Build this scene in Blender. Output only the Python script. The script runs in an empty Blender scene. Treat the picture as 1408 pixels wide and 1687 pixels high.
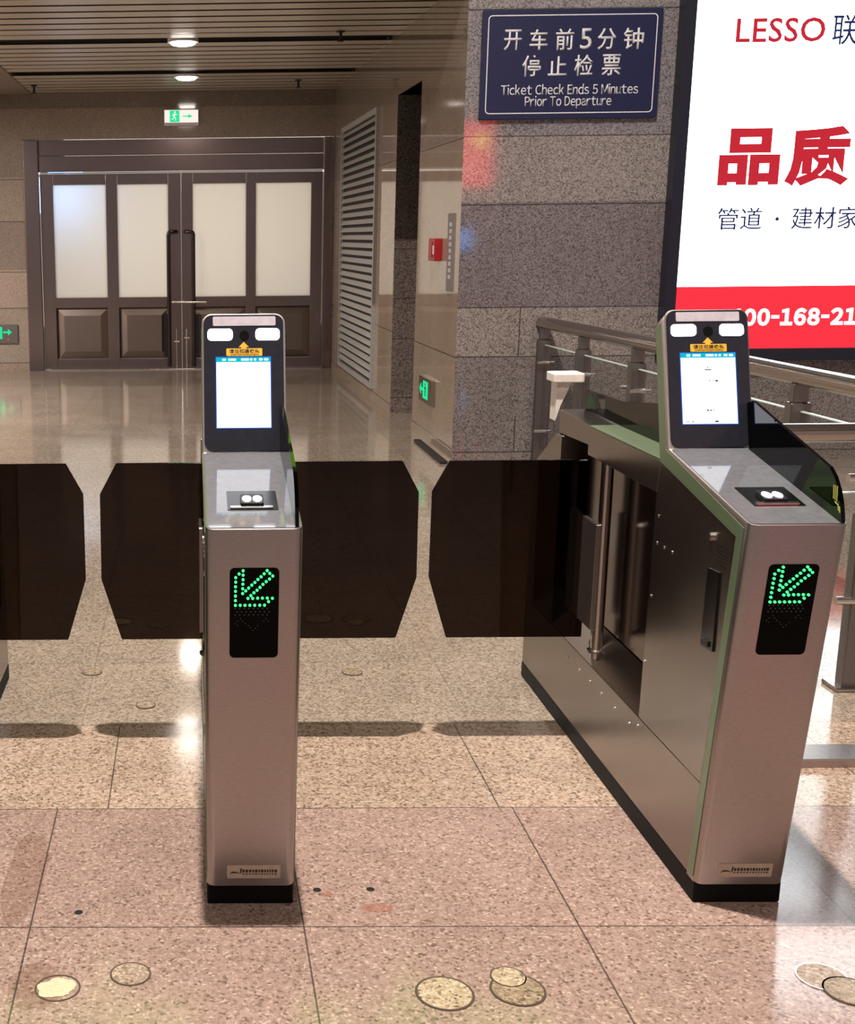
import bpy, bmesh, math, random
from mathutils import Vector, Matrix
random.seed(7)
SC = bpy.context.scene
COL = SC.collection
PI = math.pi

# ------------------------------------------------------------------ camera
F_PX, PX, PY, CAM_H = 2070.0, 285.0, 843.5, 1.46
M = ((0.999857395152067, -0.00745312480080224, -0.01515388697421299),
     (0.01321336921148429, -0.21353748457845145, 0.9768455095633027),
     (-0.010516474399938155, -0.9769064405615367, -0.21340855220816285))
cd = bpy.data.cameras.new('camera')
cam = bpy.data.objects.new('camera', cd)
COL.objects.link(cam)
rx = Vector((M[0][0], M[1][0], M[2][0]))
up = -Vector((M[0][1], M[1][1], M[2][1]))
bk = -Vector((M[0][2], M[1][2], M[2][2]))
mw = Matrix((rx, up, bk)).transposed().to_4x4()
mw.translation = Vector((0, 0, CAM_H))
cam.matrix_world = mw
cd.sensor_fit = 'HORIZONTAL'
cd.sensor_width = 36.0
cd.lens = 36.0 * F_PX / 1408.0
cd.shift_x = (704.0 - PX) / 1408.0
cd.shift_y = (PY - 843.5) / 1408.0
cd.clip_start = 0.05
cd.clip_end = 200
SC.camera = cam

# ------------------------------------------------------------------ world and lamps
w = bpy.data.worlds.new('world')
SC.world = w
w.use_nodes = True
w.node_tree.nodes['Background'].inputs[0].default_value = (1.0, 0.93, 0.87, 1)
w.node_tree.nodes['Background'].inputs[1].default_value = 0.19


def area(name, loc, rot, size, power, color, size_y=None, spread=PI):
    l = bpy.data.lights.new(name, 'AREA')
    l.energy = power
    l.color = color
    l.size = size
    if size_y:
        l.shape = 'RECTANGLE'
        l.size_y = size_y
    l.spread = spread
    o = bpy.data.objects.new(name, l)
    o.location = loc
    o.rotation_euler = rot
    COL.objects.link(o)
    return o


area('hall_lamp', (0.1, 2.25, 6.9), (0, 0, 0), 0.12, 680, (1, 0.91, 0.83))
area('hall_panel_lamp', (2.5, -1.0, 6.9), (0, 0, 0), 3.0, 80, (1, 0.88, 0.8), 1.0)
area('hall_panel_lamp.001', (-2.5, -1.0, 6.9), (0, 0, 0), 3.0, 80, (1, 0.88, 0.8), 1.0)
area('hall_panel_lamp.002', (0.5, 5.0, 6.9), (0, 0, 0), 5.0, 70, (1, 0.88, 0.8), 0.6)
for i_, x_ in enumerate((-3.4, -5.0)):
    area('lobby_fill.%03d' % i_, (x_, 10.7, 2.9), (0, 0, 0), 0.4, 170, (1, 0.92, 0.85))  # unseen fill lamps, added to brighten the lobby
area('door_back_lamp', (0.2, 15.6, 1.6), (-PI / 2, 0, 0), 3.4, 33, (1, 0.9, 0.78), 2.4)
area('door_back_lamp.001', (-1.42, 14.85, 1.95), (-PI / 2, 0, 0), 0.4, 4.5, (0.25, 0.5, 1), 0.4)

SC.view_settings.view_transform = 'Standard'
SC.view_settings.look = 'None'
SC.view_settings.gamma = 1.0
SC.view_settings.use_curve_mapping = False
SC.view_settings.exposure = 0.42
SC.cycles.use_denoising = True
SC.cycles.sample_clamp_indirect = 6.0
SC.cycles.max_bounces = 10
SC.cycles.transparent_max_bounces = 16


# ------------------------------------------------------------------ materials
def c3(r, g, b):
    f = lambda v: v / 12.92 if v <= 0.04045 else ((v + 0.055) / 1.055) ** 2.4
    return (f(r / 255), f(g / 255), f(b / 255), 1)


def mat(name):
    m = bpy.data.materials.new(name)
    m.use_nodes = True
    nt = m.node_tree
    return m, nt, nt.nodes['Principled BSDF']


def N(nt, t, **kw):
    n = nt.nodes.new(t)
    for k, v in kw.items():
        setattr(n, k, v)
    return n


def math_node(nt, op, a, b=None, c=None):
    n = N(nt, 'ShaderNodeMath', operation=op)
    for i, v in enumerate((a, b, c)):
        if v is None:
            continue
        if isinstance(v, (int, float)):
            n.inputs[i].default_value = v
        else:
            nt.links.new(v, n.inputs[i])
    return n.outputs[0]


def mix(nt, fac, a, b, blend='MIX'):
    n = N(nt, 'ShaderNodeMix', data_type='RGBA', blend_type=blend)
    for i, v in ((0, fac), (6, a), (7, b)):
        if isinstance(v, (int, float)):
            n.inputs[i].default_value = v
        elif isinstance(v, tuple):
            n.inputs[i].default_value = v
        else:
            nt.links.new(v, n.inputs[i])
    return n.outputs[2]


def ramp(nt, fac, stops, interp='LINEAR'):
    n = N(nt, 'ShaderNodeValToRGB')
    cr = n.color_ramp
    cr.interpolation = interp
    while len(cr.elements) > 1:
        cr.elements.remove(cr.elements[-1])
    cr.elements[0].position = stops[0][0]
    cr.elements[0].color = stops[0][1]
    for p, col in stops[1:]:
        e = cr.elements.new(p)
        e.color = col
    nt.links.new(fac, n.inputs[0])
    return n.outputs[0]


def coords(nt):
    g = N(nt, 'ShaderNodeNewGeometry')
    s = N(nt, 'ShaderNodeSeparateXYZ')
    nt.links.new(g.outputs['Position'], s.inputs[0])
    return g.outputs['Position'], s.outputs[0], s.outputs[1], s.outputs[2]


def g_(v):
    return (v, v, v, 1)


def speckle(nt, pos, scale, stops, fine=None):
    v = N(nt, 'ShaderNodeTexVoronoi')
    v.inputs['Scale'].default_value = scale
    nt.links.new(pos, v.inputs['Vector'])
    sep = N(nt, 'ShaderNodeSeparateColor')
    nt.links.new(v.outputs['Color'], sep.inputs[0])
    return ramp(nt, sep.outputs[0], stops)


def simple(name, col, rough=0.5, metal=0.0, spec=0.5, bump=0.0, scale=60):
    m, nt, b = mat(name)
    pos, x, y, z = coords(nt)
    no = N(nt, 'ShaderNodeTexNoise')
    no.inputs['Scale'].default_value = scale
    no.inputs['Detail'].default_value = 3
    nt.links.new(pos, no.inputs['Vector'])
    lo = tuple(v * 0.9 for v in col[:3]) + (1,)
    hi = tuple(min(1, v * 1.1) for v in col[:3]) + (1,)
    nt.links.new(ramp(nt, no.outputs[0], [(0.3, lo), (0.7, hi)]), b.inputs['Base Color'])
    b.inputs['Roughness'].default_value = rough
    b.inputs['Metallic'].default_value = metal
    b.inputs['Specular IOR Level'].default_value = spec
    if bump:
        bn = N(nt, 'ShaderNodeBump')
        bn.inputs['Strength'].default_value = bump
        bn.inputs['Distance'].default_value = 0.002
        nt.links.new(no.outputs[0], bn.inputs['Height'])
        nt.links.new(bn.outputs[0], b.inputs['Normal'])
    return m


def brushed(name, col, rough, stretch=(1, 1, 14), var=0.1):
    m, nt, b = mat(name)
    pos, x, y, z = coords(nt)
    mp = N(nt, 'ShaderNodeMapping')
    mp.inputs['Scale'].default_value = stretch
    nt.links.new(pos, mp.inputs['Vector'])
    no = N(nt, 'ShaderNodeTexNoise')
    no.inputs['Scale'].default_value = 90
    no.inputs['Detail'].default_value = 4
    nt.links.new(mp.outputs[0], no.inputs['Vector'])
    lo = tuple(v * (1 - var) for v in col[:3]) + (1,)
    hi = tuple(min(1, v * (1 + var)) for v in col[:3]) + (1,)
    nt.links.new(ramp(nt, no.outputs[0], [(0.3, lo), (0.7, hi)]), b.inputs['Base Color'])
    b.inputs['Metallic'].default_value = 1.0
    b.inputs['Roughness'].default_value = rough
    bn = N(nt, 'ShaderNodeBump')
    bn.inputs['Strength'].default_value = 0.08
    bn.inputs['Distance'].default_value = 0.001
    nt.links.new(no.outputs[0], bn.inputs['Height'])
    nt.links.new(bn.outputs[0], b.inputs['Normal'])
    return m


def emit(name, col, strength):
    m = bpy.data.materials.new(name)
    m.use_nodes = True
    nt = m.node_tree
    nt.nodes.remove(nt.nodes['Principled BSDF'])
    e = N(nt, 'ShaderNodeEmission')
    e.inputs[0].default_value = col
    e.inputs[1].default_value = strength
    nt.links.new(e.outputs[0], nt.nodes['Material Output'].inputs[0])
    return m


def tinted_glass(name, tint, ior=1.5, rough=0.02):
    m = bpy.data.materials.new(name)
    m.use_nodes = True
    nt = m.node_tree
    nt.nodes.remove(nt.nodes['Principled BSDF'])
    t = N(nt, 'ShaderNodeBsdfTransparent')
    t.inputs[0].default_value = tint
    gl = N(nt, 'ShaderNodeBsdfGlossy')
    gl.inputs['Roughness'].default_value = rough
    fr = N(nt, 'ShaderNodeFresnel')
    fr.inputs[0].default_value = ior
    mx = N(nt, 'ShaderNodeMixShader')
    ge = N(nt, 'ShaderNodeNewGeometry')
    front = math_node(nt, 'SUBTRACT', 1.0, ge.outputs['Backfacing'])
    nt.links.new(math_node(nt, 'MULTIPLY', fr.outputs[0], front), mx.inputs[0])
    nt.links.new(t.outputs[0], mx.inputs[1])
    nt.links.new(gl.outputs[0], mx.inputs[2])
    nt.links.new(mx.outputs[0], nt.nodes['Material Output'].inputs[0])
    return m


def stone(name, bands, joints, scale, contrast, rough, spec=0.5, vjoints=None, axis='X', ior=None):
    """courses of granite: bands = [(z, colour)], joints = heights of the dark joints"""
    m, nt, b = mat(name)
    pos, x, y, z = coords(nt)
    zf = math_node(nt, 'DIVIDE', z, 8.0)
    base = ramp(nt, zf, [(h / 8.0, col) for h, col in bands], 'CONSTANT')
    k = contrast
    sp = speckle(nt, pos, scale, [(0.0, g_(0.5 - k)), (0.35, g_(0.5)), (0.7, g_(0.5 + k * 0.4)), (1.0, g_(0.5 + k))])
    col = mix(nt, 0.9, base, sp, 'OVERLAY')
    no = N(nt, 'ShaderNodeTexNoise')
    no.inputs['Scale'].default_value = 2.2
    no.inputs['Detail'].default_value = 5
    nt.links.new(pos, no.inputs['Vector'])
    col = mix(nt, 0.5, col, ramp(nt, no.outputs[0], [(0.3, g_(0.42)), (0.7, g_(0.58))]), 'OVERLAY')
    fac = None
    for jz in joints:
        d = math_node(nt, 'ABSOLUTE', math_node(nt, 'SUBTRACT', z, jz))
        f = math_node(nt, 'LESS_THAN', d, 0.004)
        fac = f if fac is None else math_node(nt, 'MAXIMUM', fac, f)
    u = x if axis == 'X' else y
    for (v, z0, z1) in (vjoints or []):
        d = math_node(nt, 'LESS_THAN', math_node(nt, 'ABSOLUTE', math_node(nt, 'SUBTRACT', u, v)), 0.004)
        a = math_node(nt, 'MULTIPLY', math_node(nt, 'GREATER_THAN', z, z0), math_node(nt, 'LESS_THAN', z, z1))
        f = math_node(nt, 'MULTIPLY', d, a)
        fac = f if fac is None else math_node(nt, 'MAXIMUM', fac, f)
    if fac is not None:
        col = mix(nt, math_node(nt, 'MULTIPLY', fac, 0.75), col, (0.02, 0.018, 0.016, 1))
    nt.links.new(col, b.inputs['Base Color'])
    b.inputs['Roughness'].default_value = rough
    b.inputs['Specular IOR Level'].default_value = spec
    if ior:
        b.inputs['IOR'].default_value = ior
    return m


def floor_material():
    m, nt, b = mat('granite_floor')
    pos, x, y, z = coords(nt)
    TX, TY = 0.593, 0.578
    inB = math_node(nt, 'MULTIPLY', math_node(nt, 'GREATER_THAN', y, 3.047), math_node(nt, 'LESS_THAN', y, 3.622))
    inC = math_node(nt, 'GREATER_THAN', y, 3.622)
    grain = speckle(nt, pos, 170, [(0.0, c3(98, 80, 71)), (0.14, c3(132, 109, 99)), (0.5, c3(145, 122, 112)), (0.88, c3(155, 133, 122)), (1.0, c3(176, 156, 142))])
    grainB = speckle(nt, pos, 150, [(0.0, c3(96, 80, 66)), (0.22, c3(146, 125, 109)), (0.6, c3(164, 142, 124)), (1.0, c3(186, 166, 148))])
    grainC = speckle(nt, pos, 150, [(0.0, c3(104, 92, 80)), (0.4, c3(138, 124, 110)), (1.0, c3(164, 150, 134))])
    col = mix(nt, inB, grain, grainB)
    col = mix(nt, inC, col, grainC)
    # tile to tile variation
    tx = math_node(nt, 'FLOOR', math_node(nt, 'DIVIDE', math_node(nt, 'SUBTRACT', x, 0.235), TX))
    ty = math_node(nt, 'FLOOR', math_node(nt, 'DIVIDE', math_node(nt, 'SUBTRACT', y, 2.468), TY))
    cb = N(nt, 'ShaderNodeCombineXYZ')
    nt.links.new(tx, cb.inputs[0])
    nt.links.new(ty, cb.inputs[1])
    wn = N(nt, 'ShaderNodeTexWhiteNoise', noise_dimensions='2D')
    nt.links.new(cb.outputs[0], wn.inputs['Vector'])
    col = mix(nt, 0.35, col, ramp(nt, wn.outputs[0], [(0, g_(0.36)), (1, g_(0.6))]), 'OVERLAY')
    no = N(nt, 'ShaderNodeTexNoise')
    no.inputs['Scale'].default_value = 3.0
    no.inputs['Detail'].default_value = 6
    nt.links.new(pos, no.inputs['Vector'])
    col = mix(nt, 0.45, col, ramp(nt, no.outputs[0], [(0.3, g_(0.4)), (0.7, g_(0.58))]), 'OVERLAY')
    # rust stains on the left tiles and by the drilled holes
    def blob(cx, cy, rx_, ry_):
        dx = math_node(nt, 'DIVIDE', math_node(nt, 'SUBTRACT', x, cx), rx_)
        dy = math_node(nt, 'DIVIDE', math_node(nt, 'SUBTRACT', y, cy), ry_)
        d = math_node(nt, 'ADD', math_node(nt, 'MULTIPLY', dx, dx), math_node(nt, 'MULTIPLY', dy, dy))
        n2 = math_node(nt, 'MULTIPLY', no.outputs[0], 1.2)
        return math_node(nt, 'LESS_THAN', math_node(nt, 'ADD', d, n2), 1.3)
    st = blob(0.405, 2.545, 0.04, 0.022)
    st = math_node(nt, 'MAXIMUM', st, blob(0.30, 2.605, 0.015, 0.012))
    st2 = blob(-0.315, 2.25, 0.07, 0.1)
    st2 = math_node(nt, 'MAXIMUM', st2, blob(-0.40, 2.7, 0.06, 0.25))
    col = mix(nt, math_node(nt, 'MULTIPLY', st, 0.4), col, c3(134, 74, 38))
    col = mix(nt, math_node(nt, 'MULTIPLY', st2, 0.3), col, c3(92, 58, 36))
    # joints
    def seam(coord, off, step, wdt):
        r = math_node(nt, 'FRACT', math_node(nt, 'DIVIDE', math_node(nt, 'SUBTRACT', coord, off - wdt / 2), step))
        return math_node(nt, 'LESS_THAN', r, wdt / step)
    sA = seam(x, 0.235, TX, 0.004)
    sB = seam(x, -0.226, 1.02, 0.004)
    sC = seam(x, 0.250, TX, 0.004)
    s = mix(nt, inB, sA, sB)
    s = mix(nt, inC, s, sC)
    sY = seam(y, 2.468, TY, 0.004)
    sall = math_node(nt, 'MAXIMUM', s, sY)
    amt = math_node(nt, 'MULTIPLY', sall, math_node(nt, 'SUBTRACT', 0.8, math_node(nt, 'MULTIPLY', inC, 0.45)))
    col = mix(nt, amt, col, (0.03, 0.026, 0.022, 1))
    nt.links.new(col, b.inputs['Base Color'])
    rr = math_node(nt, 'SUBTRACT', 0.10, math_node(nt, 'MULTIPLY', inC, 0.04))
    rn = math_node(nt, 'ADD', rr, math_node(nt, 'MULTIPLY', no.outputs[0], 0.06))
    nt.links.new(rn, b.inputs['Roughness'])
    b.inputs['Specular IOR Level'].default_value = 0.75
    return m


def green_sheen():
    """green reflection painted on the gate sides and beam top, with faint emission"""
    m, nt, b = mat('painted_green_sheen')
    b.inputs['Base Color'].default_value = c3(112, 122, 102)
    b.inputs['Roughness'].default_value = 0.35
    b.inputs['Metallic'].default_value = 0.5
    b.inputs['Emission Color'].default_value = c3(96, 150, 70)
    b.inputs['Emission Strength'].default_value = 0.06  # weak green glow stands in for a reflection on the steel
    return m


MT = {}
MT['floor'] = floor_material()
MT['steel'] = brushed('brushed_steel', c3(166, 157, 154), 0.36)
MT['steel_side'] = brushed('brushed_steel_side', c3(138, 131, 124), 0.27, (1, 14, 1))
MT['steel_deck'] = simple('glossy_grey_deck', c3(94, 94, 98), 0.06, spec=0.8)
MT['strip'] = green_sheen()
MT['mirror'] = brushed('polished_dark_steel', c3(120, 112, 108), 0.12)
MT['door_steel'] = brushed('door_steel', c3(146, 130, 129), 0.2)
MT['handle'] = brushed('handle_steel', c3(84, 76, 74), 0.14)
MT['door_panel'] = brushed('door_panel_steel', c3(140, 128, 120), 0.36)
MT['rail'] = brushed('rail_steel', c3(176, 168, 162), 0.2, (14, 14, 1), 0.05)
MT['rail_post'] = brushed('rail_post_steel', c3(128, 124, 122), 0.38)
MT['bolt'] = brushed('bolt_steel', c3(220, 214, 210), 0.2)
MT['black'] = simple('black_plastic', c3(14, 13, 14), 0.45)
MT['plinth'] = simple('black_plinth', c3(6, 6, 6), 0.6, spec=0.15)
MT['bezel'] = simple('black_screen_glass', c3(34, 34, 42), 0.22)
MT['slot'] = simple('slot_black', c3(6, 6, 7), 0.2)
MT['indicator'] = simple('indicator_black', c3(3, 4, 4), 0.35, spec=0.06)
MT['white_plastic'] = simple('white_plastic', c3(226, 216, 206), 0.45)
MT['grey_strip'] = simple('grey_strip', c3(182, 174, 182), 0.4)
MT['yellow'] = simple('yellow_sticker', c3(222, 170, 44), 0.5)
MT['decal'] = simple('pale_decal', c3(176, 182, 84), 0.5)
MT['ink'] = simple('dark_ink', c3(40, 30, 20), 0.6)
MT['label'] = simple('pale_label', c3(176, 158, 140), 0.55)
MT['navy'] = simple('navy_sign', c3(14, 24, 62), 0.4)
MT['navy_frame'] = simple('navy_frame', c3(22, 24, 40), 0.4)
MT['sign_white'] = simple('sign_white', c3(206, 206, 208), 0.5)
MT['sign_grey'] = simple('sign_grey', c3(110, 104, 102), 0.5)
MT['red_box'] = simple('red_enamel', c3(150, 16, 22), 0.35)
MT['louver'] = simple('louver_grey', c3(150, 146, 142), 0.45)
MT['louver_back'] = simple('louver_dark', c3(30, 28, 28), 0.8)
MT['slat'] = brushed('ceiling_slat', c3(196, 184, 168), 0.36, (1, 14, 1), 0.06)
MT['slat'].node_tree.nodes['Principled BSDF'].inputs['Metallic'].default_value = 0.45
MT['slat_gap'] = simple('ceiling_void', c3(26, 22, 20), 0.8)
MT['plaster'] = simple('ceiling_plaster', c3(120, 108, 98), 0.7)
MT['lamp'] = emit('downlight_glow', (1, 0.93, 0.88, 1), 9)
MT['screen'] = emit('screen_white', (0.93, 0.95, 1, 1), 1.6)
MT['screen_bar'] = emit('screen_teal', c3(10, 190, 205), 0.8)
MT['screen_edge'] = emit('screen_blue_edge', c3(60, 110, 230), 0.7)
MT['face_light'] = emit('face_light_glow', (0.96, 0.95, 1, 1), 6)
MT['led'] = emit('led_green', (0.03, 0.9, 0.14, 1), 3.0)
MT['led_off'] = simple('led_off', c3(70, 74, 72), 0.4)
MT['scan_light'] = emit('scan_glow', (0.9, 0.88, 1, 1), 4)
MT['exit_green'] = emit('exit_green', c3(40, 226, 150), 0.8)
MT['exit_white'] = emit('exit_white', (1, 0.9, 0.82, 1), 0.75)
MT['ad_white'] = emit('ad_white', (0.93, 0.96, 1, 1), 4.2)
MT['ad_red'] = emit('ad_red', c3(240, 52, 66), 0.85)
MT['ad_red_ink'] = emit('ad_red_ink', c3(200, 44, 56), 0.75)
MT['ad_navy_ink'] = emit('ad_navy_ink', c3(44, 48, 92), 0.7)
MT['ad_white_ink'] = emit('ad_white_ink', (1, 0.98, 0.98, 1), 1.2)
MT['added_board_green'] = emit('added_board_green', c3(150, 220, 70), 1.9)
MT['board_red'] = emit('board_red', c3(250, 60, 50), 1.6)
MT['screen_red'] = emit('screen_red', (1, 0.06, 0.06, 1), 7)
MT['screen_yellow'] = emit('screen_yellow', (1, 0.62, 0.06, 1), 9)
MT['screen_blue'] = emit('screen_blue', (0.08, 0.4, 1, 1), 6)
MT['rubber'] = simple('dark_rubber', c3(26, 22, 20), 0.7)
MT['plug_pale'] = simple('plug_pale', c3(196, 178, 146), 0.5, scale=120)
MT['plug_ring'] = simple('plug_ring', c3(66, 54, 40), 0.7)
def plug_mat(name, stops):
    m, nt, b = mat(name)
    pos, x, y, z = coords(nt)
    nt.links.new(speckle(nt, pos, 180, stops), b.inputs['Base Color'])
    b.inputs['Roughness'].default_value = 0.4
    return m


MT['plug_fill'] = plug_mat('plug_fill', [(0.0, c3(96, 84, 66)), (0.2, c3(150, 134, 108)), (0.7, c3(166, 150, 124)), (1.0, c3(186, 170, 146))])
MT['plug_dull'] = plug_mat('plug_dull', [(0.0, c3(84, 70, 54)), (0.2, c3(120, 102, 80)), (0.7, c3(138, 120, 98)), (1.0, c3(160, 144, 122))])
MT['plug_same'] = plug_mat('plug_same', [(0.0, c3(92, 78, 64)), (0.2, c3(128, 110, 94)), (0.7, c3(148, 130, 112)), (1.0, c3(176, 160, 142))])
MT['hole'] = simple('drill_hole', c3(10, 8, 7), 0.9)
MT['wing'] = tinted_glass('smoked_wing', (0.15, 0.11, 0.085, 1), 1.36)
MT['fin'] = tinted_glass('smoked_fin', (0.05, 0.05, 0.05, 1), 1.4)
MT['glass'] = tinted_glass('clear_rail_glass', (0.90, 0.92, 0.915, 1), 1.5)
MT['glass_edge'] = simple('glass_edge', c3(196, 214, 206), 0.3)

# frosted, back-lit panes
m, nt, b = mat('frosted_pane')
nt.nodes.remove(b)
tr = N(nt, 'ShaderNodeBsdfTranslucent')
tr.inputs[0].default_value = (0.86, 0.84, 0.8, 1)
df = N(nt, 'ShaderNodeBsdfDiffuse')
df.inputs[0].default_value = (0.75, 0.72, 0.68, 1)
mx = N(nt, 'ShaderNodeMixShader')
mx.inputs[0].default_value = 0.25
nt.links.new(tr.outputs[0], mx.inputs[1])
nt.links.new(df.outputs[0], mx.inputs[2])
nt.links.new(mx.outputs[0], nt.nodes['Material Output'].inputs[0])
MT['pane'] = m

MT['wall_sign'] = stone('granite_sign_wall',
    [(0, c3(116, 106, 102)), (0.06, c3(110, 102, 101)), (0.684, c3(126, 117, 113)), (0.999, c3(106, 97, 98)), (1.64, c3(125, 117, 115)), (2.055, c3(114, 109, 111)), (2.8, c3(124, 118, 118)), (3.4, c3(116, 110, 110))],
    [0.06, 0.684, 0.999, 1.64, 2.055, 2.8, 3.4, 4.2], 150, 0.34, 0.06, 0.5, [(2.115, 0.684, 0.999), (2.115, 0.06, 0.3)])
MT['wall_lobby'] = stone('granite_lobby_wall',
    [(0, c3(138, 122, 108)), (0.09, c3(140, 126, 114)), (0.7, c3(152, 134, 122)), (1.1, c3(128, 114, 104)), (1.65, c3(140, 126, 114)), (2.1, c3(126, 114, 103)), (2.83, c3(108, 97, 88))],
    [0.09, 0.7, 1.1, 1.65, 2.1], 170, 0.18, 0.07, 0.5)
MT['wall_polished'] = stone('granite_polished_wall',
    [(0, c3(150, 134, 116)), (0.075, c3(150, 134, 118)), (0.68, c3(150, 132, 116)), (2.05, c3(132, 118, 106)), (2.55, c3(124, 112, 100))],
    [0.075, 0.68, 2.05], 170, 0.12, 0.05, 0.5, ior=1.75)
MT['niche'] = stone('granite_niche', [(0, c3(112, 100, 94)), (0.13, c3(104, 93, 87)), (0.9, c3(94, 85, 79)), (1.6, c3(84, 78, 72))], [0.13, 0.62, 0.95, 1.35], 120, 0.4, 0.4, 0.3)


# ------------------------------------------------------------------ mesh helpers
class MB:
    def __init__(self):
        self.bm = bmesh.new()

    def face(self, pts):
        vs = [self.bm.verts.new(p) for p in pts]
        return self.bm.faces.new(vs)

    def box(self, x0, x1, y0, y1, z0, z1, bev=0.0, seg=2):
        t = bmesh.new()
        r = bmesh.ops.create_cube(t, size=1)
        for v in r['verts']:
            v.co = Vector((x0 + (v.co.x + 0.5) * (x1 - x0), y0 + (v.co.y + 0.5) * (y1 - y0), z0 + (v.co.z + 0.5) * (z1 - z0)))
        if bev:
            bmesh.ops.bevel(t, geom=list(t.edges), offset=bev, segments=seg, affect='EDGES', profile=0.5)
        self.merge(t)
        return self

    def merge(self, t):
        me = bpy.data.meshes.new('tmp')
        t.to_mesh(me)
        t.free()
        self.bm.from_mesh(me)
        bpy.data.meshes.remove(me)

    def prism(self, pts, fn, d0, d1, bev=0.0, bev_sel=None, seg=2):
        """polygon pts (u,v) extruded from depth d0 to d1; fn(u,v,d)->xyz"""
        t = bmesh.new()
        a = [t.verts.new(fn(u, v, d0)) for u, v in pts]
        c = [t.verts.new(fn(u, v, d1)) for u, v in pts]
        n = len(pts)
        t.faces.new(a)
        t.faces.new(list(reversed(c)))
        for i in range(n):
            t.faces.new([a[i], c[i], c[(i + 1) % n], a[(i + 1) % n]])
        bmesh.ops.recalc_face_normals(t, faces=list(t.faces))
        if bev_sel:
            t.verts.ensure_lookup_table()
            for off, sel, sg in bev_sel:
                ed = [e for e in t.edges if sel(e)]
                bmesh.ops.bevel(t, geom=ed, offset=off, segments=sg, affect='EDGES', profile=0.5)
        elif bev:
            bmesh.ops.bevel(t, geom=list(t.edges), offset=bev, segments=seg, affect='EDGES', profile=0.5)
        self.merge(t)
        return self

    def tube(self, pts, r, seg=16):
        pts = [Vector(p) for p in pts]
        rings = []
        n = len(pts)
        prev = None
        for i, p in enumerate(pts):
            if i == 0:
                d = pts[1] - pts[0]
            elif i == n - 1:
                d = pts[-1] - pts[-2]
            else:
                d = (pts[i + 1] - pts[i]).normalized() + (pts[i] - pts[i - 1]).normalized()
            d.normalize()
            if prev is None:
                ref = Vector((0, 0, 1)) if abs(d.z) < 0.9 else Vector((1, 0, 0))
                u = d.cross(ref).normalized()
            else:
                u = (prev - d * prev.dot(d)).normalized()
            prev = u
            v = d.cross(u)
            rings.append([self.bm.verts.new(p + u * (r * math.cos(2 * PI * k / seg)) + v * (r * math.sin(2 * PI * k / seg))) for k in range(seg)])
        for i in range(n - 1):
            for k in range(seg):
                f = self.bm.faces.new([rings[i][k], rings[i][(k + 1) % seg], rings[i + 1][(k + 1) % seg], rings[i + 1][k]])
                f.smooth = True
        self.bm.faces.new(list(reversed(rings[0])))
        self.bm.faces.new(rings[-1])
        return self

    def lathe(self, prof, origin, seg=32, caps=True):
        """profile (r,z) round the vertical axis"""
        o = Vector(origin)
        rings = [[self.bm.verts.new(o + Vector((r * math.cos(2 * PI * k / seg), r * math.sin(2 * PI * k / seg), z))) for k in range(seg)] for r, z in prof]
        for i in range(len(prof) - 1):
            for k in range(seg):
                f = self.bm.faces.new([rings[i][k], rings[i][(k + 1) % seg], rings[i + 1][(k + 1) % seg], rings[i + 1][k]])
        if caps:
            self.bm.faces.new(list(reversed(rings[0])))
            self.bm.faces.new(rings[-1])
        return self

    def build(self, name, material, parent=None, smooth_angle=None):
        bmesh.ops.recalc_face_normals(self.bm, faces=list(self.bm.faces))
        me = bpy.data.meshes.new(name)
        self.bm.to_mesh(me)
        self.bm.free()
        for mm in (material if isinstance(material, (list, tuple)) else [material]):
            me.materials.append(mm)
        if smooth_angle:
            me.polygons.foreach_set('use_smooth', [True] * len(me.polygons))
            me.set_sharp_from_angle(angle=math.radians(smooth_angle))
        o = bpy.data.objects.new(name, me)
        COL.objects.link(o)
        if parent:
            o.parent = parent
        return o


def rrect(u0, u1, v0, v1, r, seg=5):
    pts = []
    for cx, cy, a0 in ((u1 - r, v1 - r, 0), (u0 + r, v1 - r, 90), (u0 + r, v0 + r, 180), (u1 - r, v0 + r, 270)):
        for k in range(seg + 1):
            a = math.radians(a0 + 90 * k / seg)
            pts.append((cx + r * math.cos(a), cy + r * math.sin(a)))
    return pts


def thing(name, label, cat, loc=(0, 0, 0), group=None):
    o = bpy.data.objects.new(name, None)
    o.empty_display_size = 0.1
    COL.objects.link(o)
    o.location = loc
    return tag(o, label, cat, group)


def tag(o, label, cat, group=None):
    o['label'] = label
    o['category'] = cat
    if group:
        o['group'] = group
    return o


def struct(o):
    o['kind'] = 'structure'
    return o


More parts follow.
